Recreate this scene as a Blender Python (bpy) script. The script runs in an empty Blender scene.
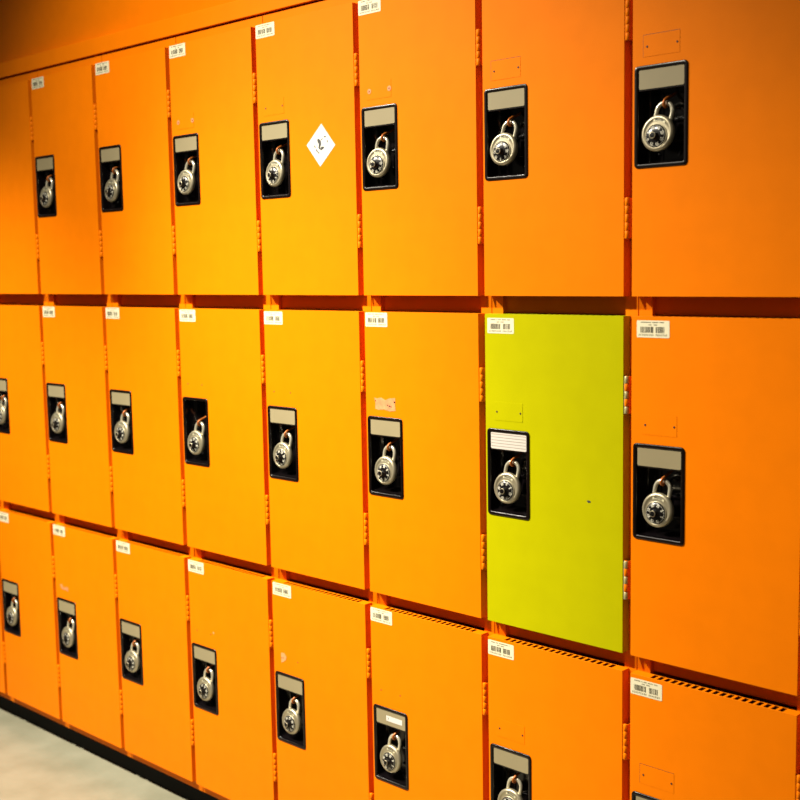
import bpy, bmesh, math, random
from mathutils import Vector, Matrix, Euler

scene = bpy.context.scene
COL = scene.collection
PI = math.pi
FLOOR = 1.268            # height of the top-row door bottoms above the floor
W = 0.305                # pitch of the locker columns
DW = 0.2895              # door width
TOPS = [FLOOR + 0.5567, FLOOR - 0.0317, FLOOR - 0.6206]
BOTS = [FLOOR, FLOOR - 0.5902, FLOOR - 1.1738]
CELL_TOP = [FLOOR + 0.5800, FLOOR + 0.0005, FLOOR - 0.5897]
CELL_BOT = [FLOOR + 0.0005, FLOOR - 0.5897, FLOOR - 1.2010]
DEPTH = 0.40


# ------------------------------------------------------------------ materials
def new_mat(name, col, rough=0.5, metal=0.0, spec=0.5, coat=0.0):
    m = bpy.data.materials.new(name)
    m.use_nodes = True
    b = m.node_tree.nodes['Principled BSDF']
    b.inputs['Base Color'].default_value = (*col, 1)
    b.inputs['Roughness'].default_value = rough
    b.inputs['Metallic'].default_value = metal
    b.inputs['Specular IOR Level'].default_value = spec
    b.inputs['Coat Weight'].default_value = coat
    b.inputs['Coat Roughness'].default_value = 0.12
    return m


def add_noise(m, scale, bump, vary=0.0, detail=3, rough_vary=0.0):
    nt = m.node_tree
    N, L = nt.nodes, nt.links
    b = N['Principled BSDF']
    tc = N.new('ShaderNodeTexCoord')
    n = N.new('ShaderNodeTexNoise')
    n.inputs['Scale'].default_value = scale
    n.inputs['Detail'].default_value = detail
    L.new(tc.outputs['Object'], n.inputs['Vector'])
    if bump:
        bp = N.new('ShaderNodeBump')
        bp.inputs['Strength'].default_value = bump
        bp.inputs['Distance'].default_value = 0.001
        L.new(n.outputs['Fac'], bp.inputs['Height'])
        L.new(bp.outputs['Normal'], b.inputs['Normal'])
    if vary:
        c = b.inputs['Base Color'].default_value[:]
        r = N.new('ShaderNodeValToRGB')
        r.color_ramp.elements[0].color = (*[x * (1 - vary) for x in c[:3]], 1)
        r.color_ramp.elements[1].color = (*[min(1, x * (1 + vary)) for x in c[:3]], 1)
        r.color_ramp.elements[0].position = 0.35
        r.color_ramp.elements[1].position = 0.65
        n2 = N.new('ShaderNodeTexNoise')
        n2.inputs['Scale'].default_value = scale * 0.08
        L.new(tc.outputs['Object'], n2.inputs['Vector'])
        L.new(n2.outputs['Fac'], r.inputs['Fac'])
        L.new(r.outputs['Color'], b.inputs['Base Color'])
    return m


ORANGE_COL = (0.72, 0.163, 0.0002)
M = {}
M['orange'] = add_noise(new_mat('orange_enamel', ORANGE_COL, 0.46, spec=0.05), 260, 0.05, 0.02)
M['green'] = add_noise(new_mat('lime_green_enamel', (0.368, 0.350, 0.0003), 0.40, spec=0.06), 260, 0.05, 0.02)
M['black'] = new_mat('black_glossy_plastic', (0.0035, 0.0025, 0.003), 0.16, spec=0.5)
M['bezel'] = new_mat('black_bezel_plastic', (0.004, 0.0015, 0.001), 0.28, spec=0.3)
M['plate'] = add_noise(new_mat('grey_name_plate', (0.235, 0.195, 0.11), 0.5, spec=0.3), 90, 0.05, 0.05)
M['white_card'] = new_mat('white_ruled_card', (0.52, 0.47, 0.42), 0.6)
M['card_line'] = new_mat('grey_card_rule', (0.25, 0.21, 0.18), 0.6)
M['white_sticker'] = new_mat('white_sticker_vinyl', (0.58, 0.55, 0.50), 0.5)
M['ink'] = new_mat('dark_ink', (0.03, 0.03, 0.025), 0.6)
M['pale_ink'] = new_mat('faded_ink', (0.07, 0.065, 0.05), 0.6)
M['cream'] = new_mat('cream_paper_label', (0.66, 0.60, 0.41), 0.55)
M['barcode_ink'] = new_mat('barcode_ink', (0.10, 0.085, 0.05), 0.6)
M['steel'] = add_noise(new_mat('brushed_lock_steel', (0.40, 0.35, 0.235), 0.38, metal=0.7), 500, 0.15, 0.08)
M['chrome'] = new_mat('polished_shackle_steel', (0.72, 0.66, 0.50), 0.24, metal=0.65)
M['plaque'] = new_mat('stamped_lock_plaque', (0.62, 0.57, 0.38), 0.4, metal=0.2)
M['dial'] = new_mat('black_dial_plastic', (0.004, 0.003, 0.003), 0.25)
M['dial_white'] = new_mat('white_dial_paint', (0.55, 0.52, 0.42), 0.5)
M['hasp'] = add_noise(new_mat('rusty_orange_hasp', (0.42, 0.11, 0.012), 0.4, metal=0.35), 300, 0.2, 0.2)
M['bare'] = new_mat('bare_hinge_steel', (0.40, 0.34, 0.15), 0.4, metal=0.3)
M['residue'] = add_noise(new_mat('pink_glue_residue', (0.62, 0.21, 0.075), 0.7), 900, 0.3, 0.15)
M['dark_dot'] = new_mat('dark_hole_and_shadow_paint', (0.035, 0.004, 0.001), 0.7)
M['pale_chip'] = new_mat('pale_paper_flake', (0.55, 0.25, 0.09), 0.7)
M['kick'] = new_mat('black_rubber_base', (0.002, 0.0015, 0.0015), 0.7, spec=0.1)

fl = new_mat('speckled_cream_floor', (0.36, 0.33, 0.24), 0.35, spec=0.4)
nt = fl.node_tree
tc = nt.nodes.new('ShaderNodeTexCoord')
n1 = nt.nodes.new('ShaderNodeTexNoise'); n1.inputs['Scale'].default_value = 9; n1.inputs['Detail'].default_value = 8
r1 = nt.nodes.new('ShaderNodeValToRGB')
r1.color_ramp.elements[0].position = 0.32; r1.color_ramp.elements[0].color = (0.20, 0.195, 0.135, 1)
r1.color_ramp.elements[1].position = 0.66; r1.color_ramp.elements[1].color = (0.26, 0.25, 0.18, 1)
nt.links.new(tc.outputs['Object'], n1.inputs['Vector'])
nt.links.new(n1.outputs['Fac'], r1.inputs['Fac'])
nt.links.new(r1.outputs['Color'], nt.nodes['Principled BSDF'].inputs['Base Color'])
M['floor'] = fl


# ------------------------------------------------------------------ mesh building
class MB:
    def __init__(self, *mats):
        self.bm = bmesh.new()
        self.mats = mats

    def box(self, x0, x1, y0, y1, z0, z1, mi=0, bevel=0.0):
        vs = [self.bm.verts.new((x, y, z)) for x in (x0, x1) for y in (y0, y1) for z in (z0, z1)]
        fs = []
        for q in ((0, 1, 3, 2), (4, 6, 7, 5), (0, 4, 5, 1), (2, 3, 7, 6), (0, 2, 6, 4), (1, 5, 7, 3)):
            f = self.bm.faces.new([vs[i] for i in q]); f.material_index = mi; fs.append(f)
        if bevel:
            es = list({e for f in fs for e in f.edges})
            r = bmesh.ops.bevel(self.bm, geom=es, offset=bevel, segments=2, affect='EDGES', profile=0.5)
            for f in r['faces']:
                f.material_index = mi
        return vs

    def poly(self, pts, mi=0):
        f = self.bm.faces.new([self.bm.verts.new(p) for p in pts]); f.material_index = mi
        return f

    def slab(self, pts, y0, y1, mi=0):
        """prism of an x-z outline (pts) from y0 (front) to y1 (back)"""
        a = [self.bm.verts.new((x, y0, z)) for x, z in pts]
        b = [self.bm.verts.new((x, y1, z)) for x, z in pts]
        n = len(pts)
        for f in [self.bm.faces.new(a), self.bm.faces.new(b[::-1])] + \
                [self.bm.faces.new((a[i], b[i], b[(i + 1) % n], a[(i + 1) % n])) for i in range(n)]:
            f.material_index = mi

    def lathe(self, prof, cx=0, cz=0, seg=40, mi=0, axis='y', cy=0, smooth=True):
        """prof: list of (radius, along) ; closed at ends when radius 0"""
        rings = []
        for r, a in prof:
            if r < 1e-7:
                p = (cx, cy + a, cz) if axis == 'y' else (cx, cy, cz + a)
                rings.append([self.bm.verts.new(p)])
            else:
                ring = []
                for i in range(seg):
                    t = 2 * PI * i / seg
                    if axis == 'y':
                        p = (cx + r * math.cos(t), cy + a, cz + r * math.sin(t))
                    else:
                        p = (cx + r * math.cos(t), cy + r * math.sin(t), cz + a)
                    ring.append(self.bm.verts.new(p))
                rings.append(ring)
        for A, B in zip(rings, rings[1:]):
            if len(A) == 1 and len(B) == 1:
                continue
            for i in range(seg):
                j = (i + 1) % seg
                if len(A) == 1:
                    f = self.bm.faces.new((A[0], B[j], B[i]))
                elif len(B) == 1:
                    f = self.bm.faces.new((A[i], A[j], B[0]))
                else:
                    f = self.bm.faces.new((A[i], A[j], B[j], B[i]))
                f.material_index = mi; f.smooth = smooth

    def tube(self, pts, r, seg=12, mi=0):
        pts = [Vector(p) for p in pts]
        rings = []
        up = Vector((0.123, 0.37, 0.92)).normalized()
        prev = None
        for i, p in enumerate(pts):
            d = (pts[min(i + 1, len(pts) - 1)] - pts[max(i - 1, 0)]).normalized()
            if prev is None:
                a = d.cross(up).normalized()
            else:
                a = (prev - d * prev.dot(d)).normalized()
            prev = a
            b = d.cross(a)
            rings.append([self.bm.verts.new(p + (a * math.cos(2 * PI * k / seg) + b * math.sin(2 * PI * k / seg)) * r) for k in range(seg)])
        for A, B in zip(rings, rings[1:]):
            for i in range(seg):
                f = self.bm.faces.new((A[i], A[(i + 1) % seg], B[(i + 1) % seg], B[i])); f.smooth = True; f.material_index = mi
        for R in (rings[0], rings[-1]):
            f = self.bm.faces.new(R); f.material_index = mi

    def mesh(self, name):
        bmesh.ops.recalc_face_normals(self.bm, faces=self.bm.faces)
        me = bpy.data.meshes.new(name)
        self.bm.to_mesh(me); self.bm.free()
        for m in self.mats:
            me.materials.append(m)
        return me


def link(name, me, parent=None, loc=(0, 0, 0), rot=(0, 0, 0)):
    o = bpy.data.objects.new(name, me)
    COL.objects.link(o)
    o.parent = parent
    o.location = loc
    o.rotation_euler = rot
    return o


def rrect(x0, z0, x1, z1, r, n=5):
    pts = []
    for cx, cz, a0 in ((x1 - r, z1 - r, 0), (x0 + r, z1 - r, 90), (x0 + r, z0 + r, 180), (x1 - r, z0 + r, 270)):
        for i in range(n + 1):
            t = math.radians(a0 + 90 * i / n)
            pts.append((cx + r * math.cos(t), cz + r * math.sin(t)))
    return pts


# ------------------------------------------------------------------ door (local: x 0..DW, y 0 front .. .0195, z 0..h)
HW = [0.0022, 0.0, -0.0025]     # the lock hardware sits a little higher or lower from row to row
PX0, PX1, PZ0, PZ1 = 0.0040, 0.0985, 0.1980, 0.3550     # lock pocket outline


def door_mesh(h, mat, name, hw=0.0):
    mb = MB(mat)
    bm = mb.bm
    hx0, hx1, hz0, hz1 = PX0 + 0.0035, PX1 - 0.0035, PZ0 + 0.0035 + hw, PZ1 - 0.0035 + hw
    slots, x = [], 0.036
    while x < 0.262:
        slots.append((x, x + 0.0074)); x += 0.0124
    xs = sorted({0, DW, hx0, hx1} | {v for s in slots for v in s})
    zs = [0, hz0, hz1, h]
    cache = {}

    def V(x, y, z):
        k = (round(x, 6), round(y, 6), round(z, 6))
        if k not in cache:
            cache[k] = bm.verts.new((x, y, z))
        return cache[k]
    for i in range(len(xs) - 1):
        for j in range(3):
            if j == 1 and xs[i] >= hx0 - 1e-6 and xs[i + 1] <= hx1 + 1e-6:
                continue
            bm.faces.new((V(xs[i], 0, zs[j]), V(xs[i + 1], 0, zs[j]), V(xs[i + 1], 0, zs[j + 1]), V(xs[i], 0, zs[j + 1])))
    ys = [0, 0.0020, 0.0190, 0.0195]
    isslot = lambda a, b: any(abs(a - s[0]) < 1e-6 and abs(b - s[1]) < 1e-6 for s in slots)
    for i in range(len(xs) - 1):
        for j in range(3):
            if not (j == 1 and isslot(xs[i], xs[i + 1])):
                bm.faces.new((V(xs[i], ys[j], h), V(xs[i + 1], ys[j], h), V(xs[i + 1], ys[j + 1], h), V(xs[i], ys[j + 1], h)))
            bm.faces.new((V(xs[i], ys[j], 0), V(xs[i], ys[j + 1], 0), V(xs[i + 1], ys[j + 1], 0), V(xs[i + 1], ys[j], 0)))
    for x in (0, DW):
        for a in range(3):
            for j in range(3):
                bm.faces.new((V(x, ys[j], zs[a]), V(x, ys[j + 1], zs[a]), V(x, ys[j + 1], zs[a + 1]), V(x, ys[j], zs[a + 1])))
    # make every normal point outwards (front = -y)
    bmesh.ops.recalc_face_normals(bm, faces=bm.faces)
    bm.faces.ensure_lookup_table()
    ff = [f for f in bm.faces if abs(f.normal.y) > 0.9][0]
    if ff.normal.y > 0:
        bmesh.ops.reverse_faces(bm, faces=bm.faces)
    me = bpy.data.meshes.new(name)
    bm.to_mesh(me); bm.free()
    me.materials.append(mat)
    return me


def door_object(me, parent, loc):
    o = link('door', me, parent, loc)
    s = o.modifiers.new('thickness', 'SOLIDIFY'); s.thickness = 0.0012; s.offset = -1
    b = o.modifiers.new('soft_edges', 'BEVEL'); b.width = 0.0009; b.segments = 3; b.limit_method = 'ANGLE'; b.angle_limit = math.radians(50)
    b.harden_normals = False
    return o


# ------------------------------------------------------------------ locker body (local origin: left front of the cell, z world heights relative to the cell bottom)
def body_mesh(row):
    zt, zb = CELL_TOP[row] - CELL_BOT[row], 0.0
    dt, db = TOPS[row] - CELL_BOT[row], BOTS[row] - CELL_BOT[row]
    mb = MB(M['orange'])
    x0, x1 = 0.001, W - 0.001
    y0 = 0.0201
    t = 0.0012
    back = y0 + DEPTH
    mb.box(x0, x0 + t, y0 + t, back, zb, zt)                     # side sheets
    mb.box(x1 - t, x1, y0 + t, back, zb, zt)
    mb.box(x0 + t, x1 - t, back - t, back, zb, zt)               # back sheet
    mb.box(x0 + t, x1 - t, y0 + 0.008, back - t, zb, zb + t)     # shelf floor
    mb.box(x0 + t, x1 - t, y0 + 0.008, back - t, zt - t, zt)     # roof
    n0, n1 = db + PZ0 - 0.004, db + PZ1 + 0.004                    # left stile, notched where the lock pocket passes
    for a, b, xe in ((zb, n0, 0.0255), (n0, n1, 0.0028), (n1, zt, 0.0255)):
        mb.box(x0, xe, y0, y0 + t, a, b)
    mb.box(0.2805, x1, y0, y0 + t, zb, zt)                       # right stile
    for a, b in ((zb, n0), (n1, zt)):
        mb.box(0.0255 - 0.0012, 0.0255, y0 + t, y0 + 0.02, a, b)     # inner returns of the stiles
    mb.box(0.2805, 0.2817, y0 + t, y0 + 0.02, zb, zt)
    yr = y0 + (0.0001 if row == 0 else 0.0100)
    mb.box(0.0255, 0.2805, yr, yr + 0.0012, dt + 0.0015, zt)             # head rail, set back under the upper locker
    mb.box(0.0255, 0.2805, y0 + 0.0055, y0 + 0.0067, zb, db + 0.010)     # foot rail
    if row == 2:
        mb.box(0.0255, 0.2805, y0, y0 + 0.0054, zb, db - 0.002)          # skirt of the lowest locker
    return mb.mesh('locker_body')


# ------------------------------------------------------------------ lock pocket
def pocket_mesh(holder):
    mb = MB(M['bezel'], M['black'])
    bm = mb.bm
    loops = []
    spec = [(0.0, -0.0002, 0), (0.0003, -0.0015, 0), (0.0013, -0.0021, 0), (0.0050, -0.0021, 0), (0.0064, -0.0013, 0), (0.0069, 0.0008, 1), (0.0072, 0.0120, 1), (0.0085, 0.0335, 1)]
    for off, y, mi in spec:
        pts = rrect(PX0 + off, PZ0 + off, PX1 - off, PZ1 - off, max(0.0068 - off, 0.003))
        loops.append([bm.verts.new((x, y, z)) for x, z in pts])
    n = len(loops[0])
    for k, (A, B) in enumerate(zip(loops, loops[1:])):
        for i in range(n):
            f = bm.faces.new((A[i], A[(i + 1) % n], B[(i + 1) % n], B[i]))
            f.material_index = 0 if k < 4 else 1
            f.smooth = True
    f = bm.faces.new(loops[-1]); f.material_index = 1
    if holder:   # block that carries the name plate, with a thin lip under it
        mb.box(0.0112, 0.0912, 0.0012, 0.033, 0.3175, 0.3479, 1, 0.0008)
        mb.box(0.0112, 0.0912, 0.0002, 0.004, 0.3162, 0.3184, 0, 0.0004)
    # pressed ribs on the back wall of the pocket
    for x in (0.022, 0.034, 0.0745):
        mb.box(x, x + 0.002, 0.0315, 0.034, 0.212, 0.315, 1)
    for x in (0.030, 0.066):
        mb.lathe([(0, 0.0285), (0.0022, 0.0290), (0.0030, 0.0308), (0.0030, 0.0335)], x, 0.2200, 16, 1)
    # sloped sill along the bottom
    a = [(0.0112, 0.002, 0.2056), (0.0913, 0.002, 0.2056), (0.0900, 0.030, 0.2110), (0.0125, 0.030, 0.2110)]
    mb.poly(a, 1)
    return mb.mesh('lock_pocket')


def name_plate_mesh(style):
    mb = MB({'grey': M['plate'], 'ruled': M['white_card'], 'labelled': M['plate']}[style], M['card_line'], M['white_sticker'], M['ink'])
    mb.slab(rrect(0.0122, 0.3188, 0.0916, 0.3500, 0.0026, 4), -0.0006, 0.0009)
    if style == 'ruled':
        for i in range(5):
            z = 0.3232 + i * 0.0053
            mb.box(0.0135, 0.0905, -0.00075, -0.0006, z, z + 0.0010, 1)
    if style == 'labelled':
        mb.slab(rrect(0.0400, 0.3278, 0.0835, 0.3385, 0.0006, 2), -0.0009, -0.0006, 2)
        mb.box(0.0445, 0.0455, -0.0010, -0.0009, 0.3298, 0.3366, 3)
        mb.box(0.0455, 0.0475, -0.0010, -0.0009, 0.3330, 0.3338, 3)
    return mb.mesh('name_plate')


def latch_mesh():
    mb = MB(M['black'])
    mb.box(0.0640, 0.0860, 0.0235, 0.0335, 0.2370, 0.2745, 0, 0.0015)
    mb.box(0.0620, 0.0880, 0.0205, 0.0265, 0.2680, 0.2725, 0, 0.001)
    mb.box(0.0620, 0.0880, 0.0205, 0.0265, 0.2365, 0.2405, 0, 0.001)
    return mb.mesh('latch_lever')


def hasp_mesh():
    mb = MB(M['hasp'])
    pts = [(0.0540, 0.0150, 0.2935), (0.0542, 0.0090, 0.2925), (0.0546, 0.0050, 0.2950), (0.0552, 0.0040, 0.2990), (0.0560, 0.0062, 0.3028),
           (0.0570, 0.0120, 0.3060), (0.0580, 0.0200, 0.3090), (0.0590, 0.0280, 0.3125), (0.0595, 0.0340, 0.3150)]
    mb.tube([(x - 0.001, y - 0.001, z - 0.0026) for x, y, z in pts[:-1]] + [pts[-1]], 0.0024, 12)
    return mb.mesh('hasp')


def blanking_plate_mesh(mat, glue, shadow_line=True):
    mb = MB(mat, M['dark_dot'], M['residue'])
    x0, x1, z0, z1 = 0.0195, 0.0835, 0.3700, 0.4030
    mb.slab(rrect(x0, z0, x1, z1, 0.0006, 2), -0.0004, 0.0)
    # shadow of the incised outline, painted as dark strips along top and left
    if shadow_line:
        mb.box(x0 - 0.0007, x0, -0.00012, 0.0, z0, z1 + 0.0007, 1)
        mb.box(x0, x1, -0.00012, 0.0, z1, z1 + 0.0007, 1)
    if glue:
        for cx in (0.0262, 0.0790):
            mb.lathe([(0, -0.0009), (0.0046, -0.0009), (0.0050, -0.0007)], cx, 0.3855, 14, 2, smooth=False)
    for cx, cz in ((0.0262, 0.3853), (0.0790, 0.3857)):
        mb.lathe([(0, -0.0010), (0.0016, -0.0010), (0.0018, -0.0002)], cx, cz, 14, 1, smooth=False)
    return mb.mesh('blanking_plate')


def rivet_mesh():
    mb = MB(M['dark_dot'])
    for cx, cz in ((0.0262, 0.3853), (0.0790, 0.3857)):
        mb.lathe([(0, -0.0004), (0.0012, -0.0004), (0.0014, 0.0)], cx, cz, 12, 0, smooth=False)
    return mb.mesh('rivet_holes')


def hinge_mesh(z0, z1, knuckles):
    mb = MB(M['orange'], knuckles)
    n = 5
    s = (z1 - z0) / n
    for i in range(n):
        a, b = z0 + i * s + 0.0004, z0 + (i + 1) * s - 0.0004
        mi = 1 if i % 2 == 0 else 0
        r = 0.0036
        mb.lathe([(0, a), (r - 0.0006, a), (r, a + 0.0006), (r, b - 0.0006), (r - 0.0006, b), (0, b)], 0.2942, 0, 14, mi, 'z', 0.0030)
    mb.lathe([(0, z0), (0.0022, z0), (0.0022, z1), (0, z1)], 0.2942, 0, 10, 0, 'z', 0.0030)
    mb.box(0.2970, 0.2982, 0.0036, 0.0196, z0 + 0.0006, z1 - 0.0006, 0)     # leaf running back to the stile
    mb.box(0.2970, 0.3030, 0.0186, 0.0198, z0 + 0.0006, z1 - 0.0006, 0)
    mb.box(0.2890, 0.2925, 0.0010, 0.0024, z0 + 0.0006, z1 - 0.0006, 1)     # door leaf
    return mb.mesh('hinge')


def barcode_mesh(seed):
    rnd = random.Random(seed)
    mb = MB(M['cream'], M['barcode_ink'])
    mb.slab(rrect(0.0, -0.0272, 0.0595, 0.0, 0.0018, 3), -0.0004, 0.0)
    y = (-0.0006, -0.0004)
    x = 0.0075                                      # line of tiny print along the top
    while x < 0.050:
        w = rnd.uniform(0.0010, 0.0016)
        if rnd.random() > 0.12:
            mb.box(x, x + w, *y, -0.0037, -0.0022, 1)
        x += w + 0.0007
    x = 0.0215
    while x < 0.036:
        w = rnd.uniform(0.0010, 0.0016)
        if abs(x - 0.028) > 0.0016:
            mb.box(x, x + w, *y, -0.0077, -0.0062, 1)
        x += w + 0.0007
    x = 0.0070                                      # the bars
    while x < 0.0505:
        w = rnd.choice((0.0005, 0.0005, 0.0010, 0.0015))
        if not 0.0300 < x < 0.0345:
            mb.box(x, x + w, *y, -0.0195, -0.0100, 1)
        x += w + rnd.choice((0.0006, 0.0006, 0.0012))
    mb.box(0.0272, 0.0292, *y, -0.0195, -0.0100, 1)
    x = 0.0040                                      # digits under the bars
    for i in range(17):
        if i not in (9,):
            w = 0.0016
            mb.box(x, x + 0.0005, *y, -0.0245, -0.0215, 1)
            if i % 3:
                mb.box(x + 0.0005, x + w, *y, -0.0220, -0.0215, 1)
            if i % 2:
                mb.box(x + 0.0005, x + w, *y, -0.0245, -0.0240, 1)
            if i % 4 != 1:
                mb.box(x + w - 0.0004, x + w, *y, -0.0240, -0.0220, 1)
        x += 0.0031
    return mb.mesh('barcode_label')


def diamond_mesh():
    mb = MB(M['white_sticker'], M['ink'], M['pale_ink'])
    d = 0.0420
    mb.slab([(0, d), (-d, 0), (0, -d), (d, 0)][::1], -0.0004, 0.0)
    cx0, cz0 = 278, 405
    sx, sz = 0.000222, 0.000151            # sticker width / height per drawing unit

    def blot(pts, mi=1):
        mx = sum(p[0] for p in pts) / len(pts); mz = sum(p[1] for p in pts) / len(pts)
        g = 1.3 if mi == 1 else 1.5
        pts = [(mx + (x - mx) * g, mz + (z - mz) * g) for x, z in pts]
        mb.slab([((x - cx0) * sx, -(z - cz0) * sz) for x, z in pts], -0.0006, -0.0004, mi)
    blot([(236, 345), (250, 335), (272, 355), (278, 385), (272, 410), (262, 445), (250, 425), (254, 390), (240, 370)])
    blot([(274, 450), (292, 428), (316, 430), (314, 444), (296, 462), (282, 466)])
    blot([(218, 462), (228, 466), (240, 484), (234, 492), (222, 478)], 2)
    blot([(190, 412), (200, 414), (208, 430), (200, 436)], 2)
    blot([(246, 496), (256, 494), (262, 508), (254, 514)], 2)
    blot([(320, 292), (338, 290), (342, 300), (324, 304)], 2)
    blot([(358, 348), (366, 346), (368, 366), (360, 368)], 2)
    blot([(282, 332), (298, 320), (302, 324), (286, 338)], 2)
    return mb.mesh('diamond_sticker')


def patch_mesh(mat, pts, dots=()):
    mb = MB(mat, M['dark_dot'])
    mb.slab(pts, -0.0004, 0.0)
    for x, z, r in dots:
        mb.lathe([(0, -0.0007), (r, -0.0007), (r, -0.0003)], x, z, 10, 1, smooth=False)
    return mb.mesh('patch')


# ------------------------------------------------------------------ padlock (local origin: top of the shackle bow inside, where it hangs on the hasp)
R = 0.0282
LEN = 0.0478          # shackle bow centre line to body centre


def lock_case_mesh():
    mb = MB(M['steel'])
    p = [(0, -0.0088), (0.0180, -0.0088), (0.0215, -0.0086), (0.0222, -0.0094), (0.0238, -0.0097), (0.0258, -0.0092), (0.0272, -0.0078), (R, -0.0060), (R, -0.0025), (0.0268, 0.0002), (0.0235, 0.0024), (0.018, 0.0040), (0, 0.0044)]
    mb.lathe(p, 0, -LEN, 56, 0)
    return mb.mesh('lock_case')


def shackle_mesh():
    mb = MB(M['chrome'])
    r = 0.0136
    pts = [(-r, 0, -LEN + 0.018)]
    for i in range(5):
        pts.append((-r, 0, -LEN + 0.022 + (LEN - 0.022 - r) * i / 4))
    for i in range(1, 16):
        t = PI - PI * i / 16
        pts.append((r * math.cos(t), 0, -r + r * math.sin(t)))
    for i in range(5):
        pts.append((r, 0, -r - (LEN - 0.022 - r) * i / 4))
    pts.append((r, 0, -LEN + 0.018))
    mb.tube(pts, 0.0034, 14)
    return mb.mesh('shackle')


def text_faces(mb, txt, size, mi, xf):
    """flat letters turned into thin faces placed by xf(x, z) -> (x, y, z)"""
    cu = bpy.data.curves.new('letters', 'FONT')
    cu.body = txt; cu.size = size; cu.align_x = 'CENTER'; cu.align_y = 'CENTER'
    cu.offset = size * 0.02
    cu.resolution_u = 3
    o = bpy.data.objects.new('letters', cu)
    COL.objects.link(o)
    dg = bpy.context.evaluated_depsgraph_get()
    me = bpy.data.meshes.new_from_object(o.evaluated_get(dg))
    vs = [mb.bm.verts.new(xf(v.co.x, v.co.y)) for v in me.vertices]
    for p in me.polygons:
        try:
            f = mb.bm.faces.new([vs[i] for i in p.vertices]); f.material_index = mi
        except ValueError:
            pass
    bpy.data.objects.remove(o); bpy.data.meshes.remove(me); bpy.data.curves.remove(cu)


def plaque_mesh():
    mb = MB(M['plaque'], M['ink'])
    pts = []
    for i in range(9):                # gently arched stamped plaque
        t = math.radians(120 - 60 * i / 8)
        pts.append((0.0225 * math.cos(t), -LEN + 0.0225 * math.sin(t) + 0.0010))
    for i in range(9):
        t = math.radians(58 + 64 * i / 8)
        pts.append((0.0170 * math.cos(t) * 1.12, -LEN + 0.0170 * math.sin(t) + 0.0012))
    mb.slab(pts, -0.0092, -0.0087)

    def xf(x, z):
        t = PI / 2 - x / 0.0200
        r = 0.0200 + z
        return (r * math.cos(t), -0.00935, -LEN + r * math.sin(t) + 0.0009)
    text_faces(mb, 'Master', 0.0058, 1, xf)
    return mb.mesh('brand_plaque')


def dial_mesh():
    mb = MB(M['dial'], M['dial_white'], M['steel'])
    mb.lathe([(0.0172, 0.0004), (0.0172, -0.0008), (0.0160, -0.0010), (0.0158, 0.0004)], 0, 0, 48, 2)
    mb.lathe([(0, -0.0034), (0.0080, -0.0034), (0.0148, -0.0020), (0.0157, -0.0010), (0.0157, 0.0003)], 0, 0, 48, 0)
    for k in range(8):                # eight numbers round the dial
        a0 = PI / 2 - k * PI / 4

        def xf(x, z, a0=a0):
            r = 0.0113 + z
            t = a0 - x / 0.0113
            return (r * math.cos(t), -0.0034 + (r - 0.0080) * 0.206 - 0.00012, r * math.sin(t))
        text_faces(mb, str(k * 5), 0.0052, 1, xf)
    for k in range(40):               # graduation ticks on the rim
        t = k * PI / 20
        l = 0.0134 if k % 5 else 0.0130
        c, s = math.cos(t), math.sin(t)
        w = 0.00022 if k % 5 else 0.00045
        q = [(l * c - w * s, l * s + w * c), (l * c + w * s, l * s - w * c), (0.0147 * c + w * s, 0.0147 * s - w * c), (0.0147 * c - w * s, 0.0147 * s + w * c)]
        ring = lambda x, z: -0.0034 + (math.hypot(x, z) - 0.0080) * 0.206 - 0.00012
        mb.poly([(x, ring(x, z), z) for x, z in q], 1)
    return mb.mesh('dial')


def knob_mesh():
    mb = MB(M['dial'], M['steel'])
    seg = 36
    bm = mb.bm
    prof = [(0.0068, -0.0032), (0.0060, -0.0050), (0.0056, -0.0105), (0.0050, -0.0118), (0.0, -0.0121)]
    rings = []
    for r, y in prof:
        if r == 0:
            rings.append([bm.verts.new((0, y, 0))]); continue
        ring = []
        for i in range(seg):
            rr = r * (1 + (0.05 if i % 2 else -0.02))
            t = 2 * PI * i / seg
            ring.append(bm.verts.new((rr * math.cos(t), y, rr * math.sin(t))))
        rings.append(ring)
    for A, B in zip(rings, rings[1:]):
        for i in range(seg):
            j = (i + 1) % seg
            f = bm.faces.new((A[i], A[j], B[0]) if len(B) == 1 else (A[i], A[j], B[j], B[i]))
    mb.lathe([(0.0054, -0.0115), (0.0050, -0.0122), (0.0046, -0.0121)], 0, 0, 30, 1)
    return mb.mesh('dial_knob')


# ------------------------------------------------------------------ the setting
def structure(name, me, **kw):
    o = link(name, me, **kw)
    o['kind'] = 'structure'
    return o


KMIN, KMAX = -10, 1           # columns that are built
XL, XR = KMIN * W, (KMAX + 1) * W
mb = MB(M['floor']); mb.box(-6, 3.5, -4.0, 0.7, -0.1, 0.0)
structure('floor', mb.mesh('floor'))
mb = MB(M['orange']); mb.box(-6, 3.5, 0.045, 0.06, FLOOR + 0.6225, 2.75)
mb.box(-6, 3.5, 0.44, 0.5, 0.0, FLOOR + 0.6225)
structure('wall_back', mb.mesh('wall_back'))
mb = MB(M['orange'])
mb.box(XL, XR, 0.0135, 0.0440, FLOOR + 0.5830, FLOOR + 0.6215, 0, 0.0012)
structure('trim_1', mb.mesh('trim_1'))
mb = MB(M['kick']); mb.box(XL, XR, 0.055, 0.075, 0.0, CELL_BOT[2] - 0.0005)
structure('baseboard_back', mb.mesh('baseboard_back'))

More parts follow.
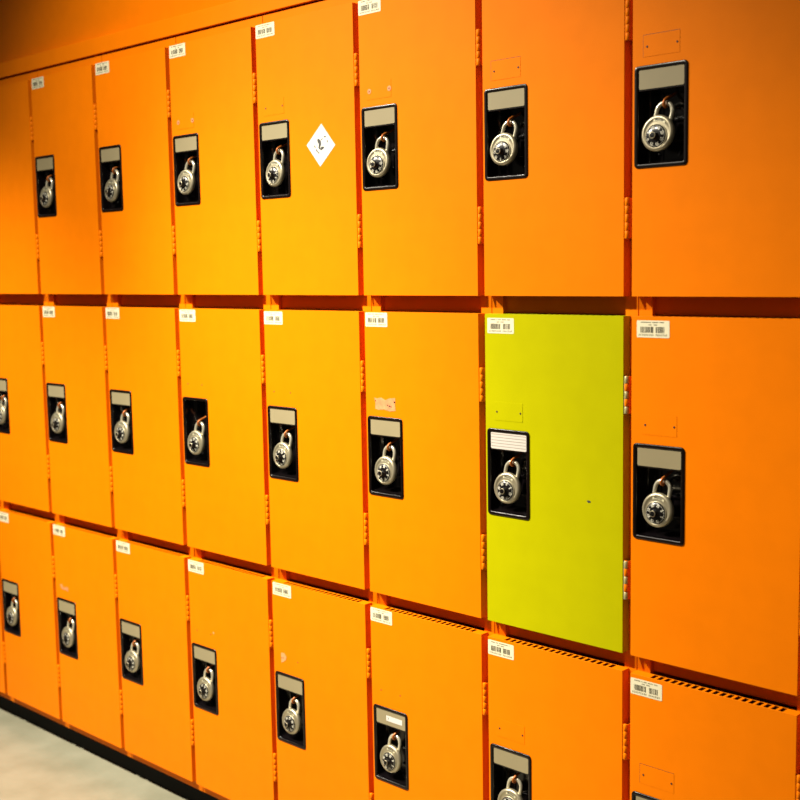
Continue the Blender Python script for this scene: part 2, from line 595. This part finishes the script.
# ------------------------------------------------------------------ lockers
BODY = [body_mesh(r) for r in range(3)]
HEIGHT = [TOPS[r] - BOTS[r] for r in range(3)]
DOOR = [door_mesh(HEIGHT[r], M['orange'], 'door', HW[r]) for r in range(3)]
GREEN_DOOR = door_mesh(HEIGHT[1], M['green'], 'green_door')
POCKET, POCKET_OPEN = pocket_mesh(True), pocket_mesh(False)
PLATES = {s: name_plate_mesh(s) for s in ('grey', 'ruled', 'labelled')}
LATCH, HASP, RIVETS = latch_mesh(), hasp_mesh(), rivet_mesh()
BLANK = {'plain': blanking_plate_mesh(M['orange'], False), 'glue': blanking_plate_mesh(M['orange'], True, False), 'faint': blanking_plate_mesh(M['orange'], False, False), 'green': blanking_plate_mesh(M['green'], False, False)}
HZ = [(0.4000, 0.4620), (0.0915, 0.1570)]
HINGE = [hinge_mesh(a, b, M['orange']) for a, b in HZ]
HINGE_G = [hinge_mesh(a, b, M['bare']) for a, b in HZ]
BARCODES = [barcode_mesh(s) for s in (3, 8, 21, 34)]
DIAMOND = diamond_mesh()

# label corner of each barcode sticker, by (row, column)
STICK = {(0, -6): (.0054, .5565), (0, -5): (.0030, .5562), (0, -4): (.0020, .5560), (0, -3): (.0010, .5560), (0, -2): (.0008, .5560),
         (1, -6): (.0042, .5570), (1, -5): (.0010, .5575), (1, -4): (.0040, .5560), (1, -3): (.0010, .5555), (1, -2): (.0030, .5570), (1, -1): (.0060, .5515), (1, 0): (.0098, .5525),
         (2, -7): (.0022, .5496), (2, -6): (.0012, .5530), (2, -5): (.0025, .5535), (2, -4): (.0010, .5520), (2, -3): (.0035, .5510), (2, -2): (.0008, .5515), (2, -1): (.0008, .5480), (2, 0): (.0008, .5465)}
NOSTICK = {(1, -7)}
ORD = {1: 'first', 2: 'second', 3: 'third', 4: 'fourth', 5: 'fifth', 6: 'sixth', 7: 'seventh', 8: 'eighth', 9: 'ninth', 10: 'tenth'}
ROWN = ['top', 'middle', 'bottom']
LABELS = {
    (1, -1): 'lime green locker among the orange ones, in the middle row',
    (0, -3): 'orange locker in the top row with a white diamond sticker on its door',
    (1, -4): 'orange middle-row locker whose black lock pocket has no grey plate',
    (1, -2): 'orange locker directly left of the green one, pink glue patch above its lock',
    (2, -2): 'orange bottom-row locker with a small white label on its grey plate',
    (2, -3): 'orange bottom-row locker with a single pale flake above its lock',
    (2, -6): 'orange bottom-row locker with faint pink smudges above its lock',
    (0, -1): 'orange top-row locker directly above the green one',
    (2, -1): 'orange bottom-row locker directly below the green one',
    (1, 0): 'orange middle-row locker directly right of the green one',
    (0, 0): 'orange top-row locker up and right of the green one, darkest toward its corner',
    (2, 0): 'orange bottom-row locker down and right of the green one',
    (0, -2): 'orange top-row locker just right of the one with the diamond sticker',
    (1, -3): 'orange middle-row locker directly below the one with the diamond sticker',
    (0, -4): 'orange top-row locker just left of the one with the diamond sticker',
}


def where(row, k):
    """short phrase that singles the locker out"""
    d = -1 - k
    if d < 0:
        return f'{ROWN[row]}-row locker {"one column" if d == -1 else "two columns"} right of the green one'
    if d == 0:
        return {0: 'top-row locker directly above the green one', 1: 'lime green middle-row locker', 2: 'bottom-row locker directly below the green one'}[row]
    return f'{ROWN[row]}-row locker in the {ORD[d]} column left of the green one'


PAD = {}                    # (row, column) -> world position of the hasp
for k in range(KMIN, KMAX + 1):
    for row in range(3):
        e = bpy.data.objects.new('locker', None)
        COL.objects.link(e)
        e.empty_display_size = 0.05
        e.location = (k * W, 0, CELL_BOT[row])
        e['label'] = LABELS.get((row, k)) or 'orange steel ' + where(row, k)
        e['category'] = 'locker'
        e['group'] = 'lockers in the wall bank'
        link('body', BODY[row], e)
        dz = BOTS[row] - CELL_BOT[row]
        green = (row, k) == (1, -1)
        d = door_object(GREEN_DOOR if green else DOOR[row], e, (0, 0, dz))
        if green:
            d['label'] = 'lime green door'
        HL = (0, 0, HW[row])
        link('lock_pocket', POCKET_OPEN if (row, k) == (1, -4) else POCKET, d, HL)
        if (row, k) != (1, -4):
            style = 'ruled' if green else 'labelled' if (row, k) == (2, -2) else 'grey'
            p = link('name_plate', PLATES[style], d, HL)
            if green:
                p['label'] = 'white ruled name card'
            if style == 'labelled':
                p['label'] = 'grey name plate with a small white label'
        link('latch_lever', LATCH, d, HL)
        h = link('hasp', HASP, d, HL)
        for m_ in (HINGE_G if green else HINGE):
            link('hinge', m_, d)
        if (row, k) in ((0, 0), (0, -1), (2, 0), (0, 1)):
            link('blanking_plate', BLANK['plain'], d)
        elif (row, k) in ((0, -3), (1, 0), (2, -1), (1, 1), (2, 1)):
            link('blanking_plate', BLANK['faint'], d)
        elif (row, k) == (0, -2) or (row, k) == (0, -4):
            link('blanking_plate', BLANK['glue'], d)
        elif green:
            link('blanking_plate', BLANK['green'], d)
        elif k > -5:
            link('rivet_holes', RIVETS, d)
        if (row, k) not in NOSTICK:
            sx, sz = STICK.get((row, k), (0.0040, 0.5530))
            link('barcode_label', BARCODES[(k * 3 + row) % 4], d, (sx, 0, sz))
        if (row, k) == (0, -3):
            link('diamond_sticker', DIAMOND, d, (0.1918, 0, 0.2970), (0, math.radians(4), 0))
        if (row, k) == (1, -2):
            g = patch_mesh(M['residue'], [(.0235, .3915), (.0300, .3900), (.0420, .3925), (.0530, .3880), (.0640, .3920), (.0800, .3935), (.0790, .3800), (.0805, .3690), (.0660, .3670), (.0500, .3695), (.0330, .3680), (.0255, .3700), (.0262, .3800)][::-1],
                           [(.0268, .3853, .0013), (.0775, .3857, .0017), (.0640, .3770, .0016), (.0590, .3785, .0011), (.0685, .3762, .0013)])
            link('glue_residue', g, d)['label'] = 'pink glue residue'
        if (row, k) == (2, -6):
            g = patch_mesh(M['residue'], [(.0230, .3900), (.0330, .3920), (.0360, .3860), (.0440, .3840), (.0560, .3880), (.0640, .3860), (.0630, .3760), (.0520, .3790), (.0400, .3780), (.0300, .3790)][::-1])
            link('glue_residue', g, d)['label'] = 'faint pink residue'
        if (row, k) == (2, -3):
            g = patch_mesh(M['pale_chip'], [(.0245, .3960), (.0345, .3975), (.0420, .3900), (.0400, .3830), (.0330, .3780), (.0250, .3740)][::-1], [(.0310, .3860, .0013)])
            link('paper_flake', g, d)['label'] = 'pale paper flake'
        if (row, k) == (2, -4):
            g = patch_mesh(M['pale_chip'], [(.0870, .3930), (.0895, .3945), (.0920, .3930), (.0915, .3895), (.0885, .3890)][::-1])
            link('paper_flake', g, d)
        if green:
            g = patch_mesh(M['ink'], [(.2185, .2485), (.2225, .2492), (.2262, .2478), (.2255, .2458), (.2215, .2452), (.2195, .2464)][::-1])
            link('paint_chip', g, d)['label'] = 'small dark paint chip'
        PAD[(row, k)] = Vector((k * W + 0.0545 - (0.004 if (row, k) == (0, -2) else 0), 0.0110, BOTS[row] + 0.2962 + HW[row]))

# ------------------------------------------------------------------ padlocks
CASE, SHACKLE, PLAQUE, DIAL, KNOB = lock_case_mesh(), shackle_mesh(), plaque_mesh(), dial_mesh(), knob_mesh()
rnd = random.Random(12)
proto = bpy.data.objects.new('combination_padlock', None)
COL.objects.link(proto)
link('lock_case', CASE, proto)
link('shackle', SHACKLE, proto)
pl = link('brand_plaque', PLAQUE, proto)
dl = link('dial', DIAL, proto, (0, -0.0090, -LEN - 0.0050))
dl.scale = (1.12, 1, 1.12)
link('knob', KNOB, dl).scale = (0.85, 0.95, 0.85)


def copy_tree(o, parent=None):
    c = o.copy()
    COL.objects.link(c)
    c.parent = parent
    for ch in o.children:
        copy_tree(ch, c)
    return c


first = True
LOCKROLL = {(0, 0): 12, (0, -1): 13, (0, -3): 9, (0, -4): 13, (1, 0): 7, (1, -1): 10, (2, -3): 6, (0, -6): 9}
for (row, k), p in sorted(PAD.items(), key=lambda t: (-t[0][1], t[0][0])):
    o = proto if first else copy_tree(proto)
    first = False
    o.location = p
    o.rotation_euler = Euler((math.radians(-4.5), math.radians(LOCKROLL.get((row, k), rnd.uniform(7.5, 11.5))), math.radians(rnd.uniform(-3, 3))), 'XYZ')
    for ch in o.children:
        if ch.name.startswith('dial'):
            ch.rotation_euler = (0, rnd.uniform(0, 2 * PI), 0)
    o['category'] = 'padlock'
    o['group'] = 'combination padlocks on the lockers'
    special = {(0, -3): 'silver padlock with black dial on the locker with the white diamond sticker',
               (1, -1): 'silver padlock with black dial on the lime green locker',
               (1, -4): 'silver padlock with black dial in the pocket without a grey plate'}
    o['label'] = special.get((row, k)) or 'silver padlock on the ' + where(row, k)

# ------------------------------------------------------------------ light
def spot(name, loc, aim, power, size, blend, radius, col):
    l = bpy.data.lights.new(name, 'SPOT')
    l.energy = power; l.spot_size = math.radians(size); l.spot_blend = blend
    l.shadow_soft_size = radius; l.color = col
    o = bpy.data.objects.new(name, l)
    COL.objects.link(o)
    o.location = loc
    o.rotation_euler = (Vector(aim) - Vector(loc)).to_track_quat('-Z', 'Y').to_euler()
    return o


def area(name, loc, aim, power, sx, sy, col):
    l = bpy.data.lights.new(name, 'AREA')
    l.energy = power; l.shape = 'RECTANGLE'; l.size = sx; l.size_y = sy; l.color = col
    o = bpy.data.objects.new(name, l)
    COL.objects.link(o)
    o.location = loc
    o.rotation_euler = (Vector(aim) - Vector(loc)).to_track_quat('-Z', 'Y').to_euler()
    return o


WARM = (1.0, 0.93, 0.78)
PW = 1.08
for x, y, z, ax, az, pw, half in ((-2.40, -1.60, 1.75, 0.392, -1.30, 830, 0.42), (-2.20, -1.60, 1.756, -2.154, -1.30, 686, 0.42),
                                  (-0.98, -1.60, 1.759, -0.92, -0.62, 355, 0.715), (-0.891, -1.60, 1.75, -1.00, -1.30, 430, 0.42)):
    spot('ceiling_downlight', (x, y, FLOOR + z), (ax, 0, FLOOR + az), pw * PW, math.degrees(2 * half), 1.0, 0.06, WARM)

w = bpy.data.worlds.new('hall')
scene.world = w
w.use_nodes = True
w.node_tree.nodes['Background'].inputs['Color'].default_value = (1.0, 0.88, 0.68, 1)
w.node_tree.nodes['Background'].inputs['Strength'].default_value = 0.08

# ------------------------------------------------------------------ camera
F, YAW, PIT, ROL = 1195.4037, 0.7657, 0.1096, -0.0174
cy, sy = math.cos(YAW), math.sin(YAW)
f = Vector((-sy * math.cos(PIT), cy * math.cos(PIT), -math.sin(PIT)))
r = Vector((cy, sy, 0)); u = r.cross(f)
r2 = math.cos(ROL) * r + math.sin(ROL) * u
u2 = -math.sin(ROL) * r + math.cos(ROL) * u
cam = bpy.data.cameras.new('camera')
co = bpy.data.objects.new('camera', cam)
COL.objects.link(co)
m = Matrix((r2, u2, -f)).transposed().to_4x4()
m.translation = Vector((1.0584, -1.6392, FLOOR + 0.0509))
co.matrix_world = m
cam.sensor_width = 36; cam.lens = F / 800 * 36
cam.clip_start = 0.05
cam.dof.use_dof = True
cam.dof.focus_distance = 2.15
cam.dof.aperture_fstop = 5.6
scene.camera = co

scene.view_settings.view_transform = 'Standard'
scene.view_settings.look = 'None'
scene.view_settings.exposure = 0.0
scene.view_settings.gamma = 1.0
scene.view_settings.use_curve_mapping = False
